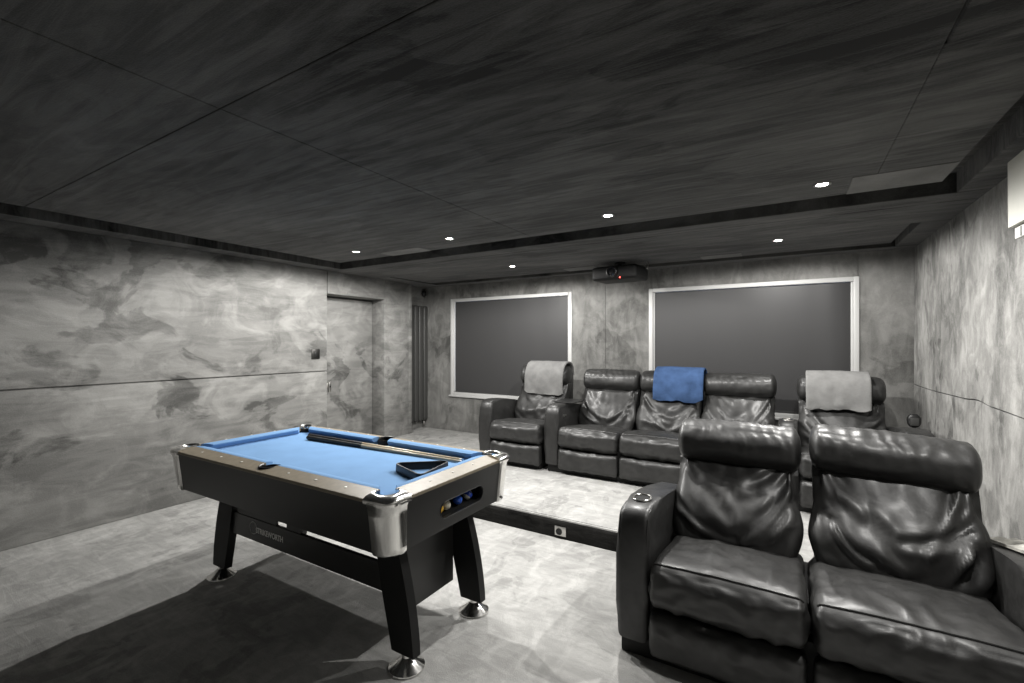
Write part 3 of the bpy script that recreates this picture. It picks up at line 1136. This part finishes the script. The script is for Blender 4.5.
def arm(root, x0, x1, step, ring=True, drop=0.0):
    bm = NB()
    P = [(y, z - (drop if z > 0.3 else 0)) for y, z in arm_profile()]
    add_prism(bm, P, 'x', x0, x1, 0.030, 5)
    for v in bm.verts:
        # the panel swells a little and its front bows
        u = (v.co.x - (x0 + x1) / 2) / ((x1 - x0) / 2)
        if v.co.y < 0.2:
            v.co.y -= 0.012 * (1 - u * u)
        if v.co.z > 0.5:
            v.co.z += 0.008 * (1 - u * u)
    o = obj('armrest', bm, M['leather_smooth'], root, angle=50)
    # stitched seams around the front panel
    for x in (x0 + 0.012, x1 - 0.012):
        pts = []
        for (y, z) in P[1:-1]:
            pts.append((x, y + (0.004 if z < 0.6 else 0.0), z - 0.0075))
        obj('piping', tube(pts, 0.0035, 6), M['leather_smooth'], o)
    if ring:
        c = ((x0 + x1) / 2, 0.26, 0.712)
        bm = NB()
        add_torus(bm, c, 0.044, 0.0055, 1.0, 1.25)
        cup = obj('cup_holder', bm, M['chrome'], o)
        bm = lathe([(0.0005, -0.001), (0.041, -0.001), (0.042, 0.003)], (0, 0, 0), 32, cap=False)
        for v in bm.verts:
            v.co = Vector((c[0] + v.co.x, c[1] + v.co.y * 1.25, c[2] - 0.001 + v.co.z))
        obj('cup_well', bm, M['black_matt'], cup)
    return o

def shell(root, x0, x1, tall=0.0):
    def lean(p):
        p.y += 0.06 * max(0, p.z - 0.3)
        return p
    o = obj('back_shell', rbox((x0 + 0.012, 0.82, 0.05), (x1 - 0.012, 0.99, 0.985 + tall), (0.04, 0.05, 0.08), 0.04, None, (0, 0.01, 0), lean), M['leather_smooth'], root, angle=80)
    return o

def base(root, x0, x1):
    obj('base_frame', box((x0 + 0.02, 0.10, 0.002), (x1 - 0.02, 0.90, 0.30), 0.004), M['black_matt'], root)

# front two-seater
FX, FY = 0.07, 2.115
fs = thing('two_seat_recliner', 'large black leather two-seat recliner in the right foreground', 'sofa', (FX, FY, 0))
section(fs, -0.640, -0.003, 1.3, 0.0125, -0.006, (-0.006, 0.020), 0.010)
section(fs, 0.003, 0.668, 5.9, 0.0125, 0.018, (0.020, -0.012), 0.034)
arm(fs, -0.800, -0.642, 0.02)
arm(fs, 0.674, 0.874, 0.02, ring=False, drop=0.03)
shell(fs, -0.640, -0.030, -0.006)
shell(fs, 0.030, 0.678, 0.020)
base(fs, -0.80, 0.84)

# back row on the step
BY = 4.285
SZ = STEP_Z + 0.0005
s3 = thing('three_seat_recliner', 'black leather three-seat recliner in the middle of the raised back row', 'sofa', (-1.095, BY, SZ))
for k, (x0, x1) in enumerate(((-0.975, -0.325), (-0.325, 0.325), (0.325, 0.975))):
    section(s3, x0, x1, 11.7 + 3.3 * k, 0.016, 0.0, (0.008 if k else -0.006, 0.008 if k < 2 else -0.006))
    shell(s3, x0, x1)
a3 = arm(s3, -1.145, -0.980, 0.02, ring=False)
base(s3, -1.13, 0.965)
bm = box((-1.15, 0.30, 0.7045), (-0.90, 0.62, 0.716), 0.004)
obj('arm_tray', bm, M['black_plastic'], a3)
for yb, rb in ((0.22, 0.016), (0.27, 0.010)):
    bm = lathe([(rb, 0.0), (rb, 0.006), (0.0005, 0.007)], (-0.9812, yb, 0.58), 16, axis='x')
    obj('control_button', bm, M['steel'], a3)

rl_ = thing('recliner_chair', 'black leather recliner at the left end of the back row, by the left window', 'chair', (-2.585, BY - 0.01, SZ), R(1.0), 'single recliners at the ends of the back row')
section(rl_, -0.320, 0.320, 33.1, 0.016, 0.03)
shell(rl_, -0.320, 0.320, 0.03)
arm(rl_, -0.490, -0.325, 0.02, ring=False)
base(rl_, -0.47, 0.315)

rr_ = thing('recliner_chair', 'black leather recliner in the back right corner, behind the foreground sofa', 'chair', (0.385, BY, SZ), 0.0, 'single recliners at the ends of the back row')
section(rr_, -0.325, 0.325, 41.9, 0.016, 0.0)
shell(rr_, -0.325, 0.325, 0.0)
arm(rr_, -0.470, -0.330, 0.02, ring=True)
arm(rr_, 0.330, 0.520, 0.02, ring=False)
base(rr_, -0.46, 0.50)

# ------------------------------------------------------------------ towels over the headrests
def towel(name, label, cat, mat, x0, x1, drop, org, seed, tall=0.0, skew=0.0):
    SH = 0.016
    path = [(0.668, 1.05 - drop), (0.668, 0.80), (0.674, 0.90), (0.692, 0.985), (0.730, 1.043), (0.790, 1.073), (0.870, 1.076), (0.935, 1.05), (0.980, 0.99), (0.992, 0.92)]
    path = [(y + SH, z + (tall if z > 0.8 else tall * 0.5)) for y, z in path]
    # smooth the path
    for _ in range(2):
        q = [path[0]]
        for a, b in zip(path, path[1:]):
            q.append((a[0] * .75 + b[0] * .25, a[1] * .75 + b[1] * .25))
            q.append((a[0] * .25 + b[0] * .75, a[1] * .25 + b[1] * .75))
        q.append(path[-1])
        path = q
    nx = 26
    bm = NB()
    grid = []
    L_ = len(path)
    for j, (y, z) in enumerate(path):
        row = []
        t = j / (L_ - 1)
        for i in range(nx + 1):
            s = i / nx
            x = x0 + (x1 - x0) * s
            x += 0.010 * nz(t * 3 + seed, s * 2) + skew * (0.5 - t)
            d = 0.016 * nz(s * 3 + seed, t * 5, seed) + 0.006 * nz(s * 9 + seed, t * 11, 3)
            row.append(bm.verts.new((x, y - 0.010 + d * (1 if t < 0.5 else -0.3) - 0.0, z + 0.006 + 0.3 * d + (0.012 * nz(s * 2 + seed, 9.0) + 0.022 * (max(0, abs(2 * s - 1) - 0.8) / 0.2) ** 2 * (1 - t / 0.15) if t < 0.15 else 0))))
        grid.append(row)
    for A, B in zip(grid, grid[1:]):
        for i in range(nx):
            bm.faces.new((A[i], A[i + 1], B[i + 1], B[i]))
    o = obj(name, bm, mat, loc=org, angle=80)
    md = o.modifiers.new('thickness', 'SOLIDIFY')
    md.thickness = 0.026
    md.offset = 1.0
    md.use_even_offset = False
    bv = o.modifiers.new('soft', 'SUBSURF')
    bv.levels = bv.render_levels = 1
    return tag(o, label, cat, 'towels draped over headrests')
towel('folded_towel', 'pale grey towel draped over the leftmost recliner', 'towel', M['towel_grey'], -0.225, 0.300, 0.335, (-2.585, BY - 0.01, SZ), 2.2, 0.03, 0.01)
towel('folded_towel', 'blue plush towel draped over the middle of the three-seat sofa', 'towel', M['towel_blue'], -0.150, 0.345, 0.300, (-1.095, BY, SZ), 6.6)
towel('folded_towel', 'silvery white towel draped over the recliner in the right corner', 'towel', M['towel_pale'], -0.262, 0.215, 0.29, (0.385, BY, SZ), 9.4)

# ------------------------------------------------------------------ wall and ceiling fittings
# projector under the rear ceiling
pr = thing('projector', 'black projector hung from the ceiling between the two windows', 'projector', (-1.625, 5.02, 2.285), R(-6))
bm = rbox((-0.26, -0.19, -0.085), (0.26, 0.19, 0.065), (0.03, 0.05, 0.03), 0.02, None, (0, 0.012, 0.006))
obj('body', bm, M['black_matt'], pr)
bm = lathe([(0.060, 0.0), (0.060, -0.028), (0.052, -0.032), (0.046, -0.012)], (0.0, -0.197, -0.005), 32, cap=False, axis='y')
ring_ = obj('lens_ring', bm, M['black_plastic'], pr)
bm = lathe([(0.0005, -0.020), (0.030, -0.016), (0.047, -0.008)], (0.0, -0.197, -0.005), 32, cap=False, axis='y')
obj('lens', bm, M['glass_lens'], ring_)
bm = NB()
bmesh.ops.create_uvsphere(bm, u_segments=12, v_segments=8, radius=0.006)
bmesh.ops.translate(bm, verts=bm.verts[:], vec=(0.085, -0.196, -0.072))
obj('status_light', bm, M['red_led'], pr)
bm = NB()
add_lathe(bm, [(0.022, 0.06), (0.022, 0.098), (0.06, 0.101), (0.06, 0.119)], (0, 0, 0), 24)
add_box(bm, (-0.17, -0.012, 0.062), (0.17, 0.012, 0.074), 0.002)
obj('ceiling_mount', bm, M['black_plastic'], pr)
bm = NB()
add_tube(bm, [(0.24, 0.10, 0.05), (0.27, 0.12, 0.04), (0.275, 0.13, 0.09), (0.26, 0.13, 0.119)], 0.004, 8)
obj('cable', bm, M['steel'], pr)

# air conditioner on the right wall
ac = thing('air_conditioner', 'cream wall-mounted air conditioner high on the right wall', 'air conditioner', (XR - 0.001, 2.52, 2.03))
pts = [(0.0, 0.0), (-0.148, 0.0), (-0.150, 0.296), (0.0, 0.296)]
bm = NB()
add_prism(bm, pts, 'y', -0.42, 0.44, 0.006, 2)
obj('casing', bm, M['cream'], ac, angle=30)
bm = box((-0.130, -0.36, -0.055), (-0.105, 0.425, -0.004), 0.004)
add_box(bm, (-0.1045, -0.36, -0.030), (-0.002, 0.415, -0.0005), 0.003)
lv = obj('air_louvre', bm, M['white_plastic'], ac)
for k in range(12):
    y = -0.33 + k * 0.062
    obj('vane', box((-0.133, y, -0.052), (-0.129, y + 0.004, -0.010), 0.001), M['black_plastic'], lv)

# security sensor in the back left corner
se = thing('security_sensor', 'small black sensor high in the back left corner above the radiator', 'sensor', (-5.06, 5.625, 2.30))
bm = NB()
bmesh.ops.create_uvsphere(bm, u_segments=20, v_segments=14, radius=0.042)
bmesh.ops.scale(bm, verts=bm.verts[:], vec=(0.9, 0.9, 1.25))
bmesh.ops.translate(bm, verts=bm.verts[:], vec=(0.03, -0.04, 0))
obj('housing', bm, M['black_plastic'], se)
bm = box((-0.02, -0.012, -0.03), (0.03, 0.022, 0.04), 0.004)
obj('bracket', bm, M['black_plastic'], se)

# tall radiator in the niche
ra = thing('radiator', 'tall dark grey column radiator in the niche left of the back window', 'radiator', (-5.03, 5.41, 0.0))
for k in range(4):
    y = -0.165 + k * 0.107
    bm = rbox((-0.02, y, 0.27), (0.03, y + 0.094, 2.10), (0.018, 0.028, 0.03), 0.03)
    obj('column', bm, M['radiator'], ra)
bm = NB()
add_tube(bm, [(-0.02, -0.15, 0.32), (-0.02, 0.24, 0.32)], 0.016, 12)
obj('manifold', bm, M['radiator'], ra)
bm = NB()
add_tube(bm, [(-0.02, -0.15, 2.04), (-0.02, 0.24, 2.04)], 0.016, 12)
obj('manifold', bm, M['radiator'], ra)
for y in (-0.12, 0.20):
    for z in (0.42, 1.9):
        obj('bracket', box((-0.054, y, z), (-0.01, y + 0.03, z + 0.04), 0.003), M['radiator'], ra)
for y in (-0.12, 0.20):
    bm = NB()
    add_tube(bm, [(-0.02, y, 0.31), (-0.02, y, STEP_Z + 0.001)], 0.008, 10)
    add_lathe(bm, [(0.018, 0.20), (0.018, 0.25), (0.012, 0.26)], (-0.02, y, 0), 14)
    obj('valve', bm, M['steel'], ra)

# light switch
sw = thing('light_switch', 'square dark metal light switch on the left wall near the door', 'switch', (XL, 3.508, 1.375))
obj('plate', box((0.0005, -0.055, -0.060), (0.009, 0.055, 0.060), 0.003), simple('dark_nickel', (0.09, 0.088, 0.085), 0.35, metal=1.0), sw)
obj('rocker', box((0.008, -0.016, -0.026), (0.014, 0.016, 0.026), 0.003), M['black_plastic'], sw)

# socket in the step riser
so = thing('floor_socket', 'small metal outlet plate with black round centre in the step riser', 'socket', (-1.514, STEP_Y, 0.058))
obj('plate', box((-0.047, -0.006, -0.036), (0.047, -0.0005, 0.036), 0.002), M['steel'], so)
bm = lathe([(0.026, -0.005), (0.026, -0.010), (0.020, -0.011), (0.016, -0.007), (0.0005, -0.007)], (-0.010, 0, -0.004), 24, axis='y')
obj('outlet', bm, M['black_plastic'], so)

# papers on the sofa's right arm
mg_ = thing('magazine', 'open magazine lying on the right arm of the foreground sofa', 'magazine', (FX + 0.795, 2.80, 0.6345), R(12))
mg_.rotation_euler[0] = -0.17
bm = NB()
for s in (-1, 1):
    rows = []
    for i in range(9):
        t = i / 8
        x = s * t * 0.082
        z = 0.012 + 0.012 * math.sin(PI * min(1, t * 1.4)) * (1 - t)
        rows.append([bm.verts.new((x, y, zz)) for y in (-0.13, 0.13) for zz in (0.0, z)])
    for A, B in zip(rows, rows[1:]):
        bm.faces.new((A[1], A[3], B[3], B[1]))
        bm.faces.new((A[0], B[0], B[2], A[2]))
        bm.faces.new((A[0], A[1], B[1], B[0]))
        bm.faces.new((A[2], B[2], B[3], A[3]))
    bm.faces.new((rows[-1][0], rows[-1][1], rows[-1][3], rows[-1][2]))
    bm.faces.new((rows[0][0], rows[0][2], rows[0][3], rows[0][1]))
obj('pages', bm, M['paper'], mg_, smooth=False)

# small black rounded object at the far end of the corner recliner's arm
sp = thing('satellite_speaker', 'small dark rounded-top object standing on the corner recliner arm by the wall', 'speaker', (0.885, 5.02, SZ + 0.6535))
bm = rbox((-0.045, -0.03, 0.0), (0.045, 0.03, 0.115), (0.04, 0.02, 0.045), 0.012)
obj('housing', bm, M['black_plastic'], sp)
obj('grille', box((-0.028, -0.034, 0.02), (0.028, -0.029, 0.085), 0.002), M['radiator'], sp)
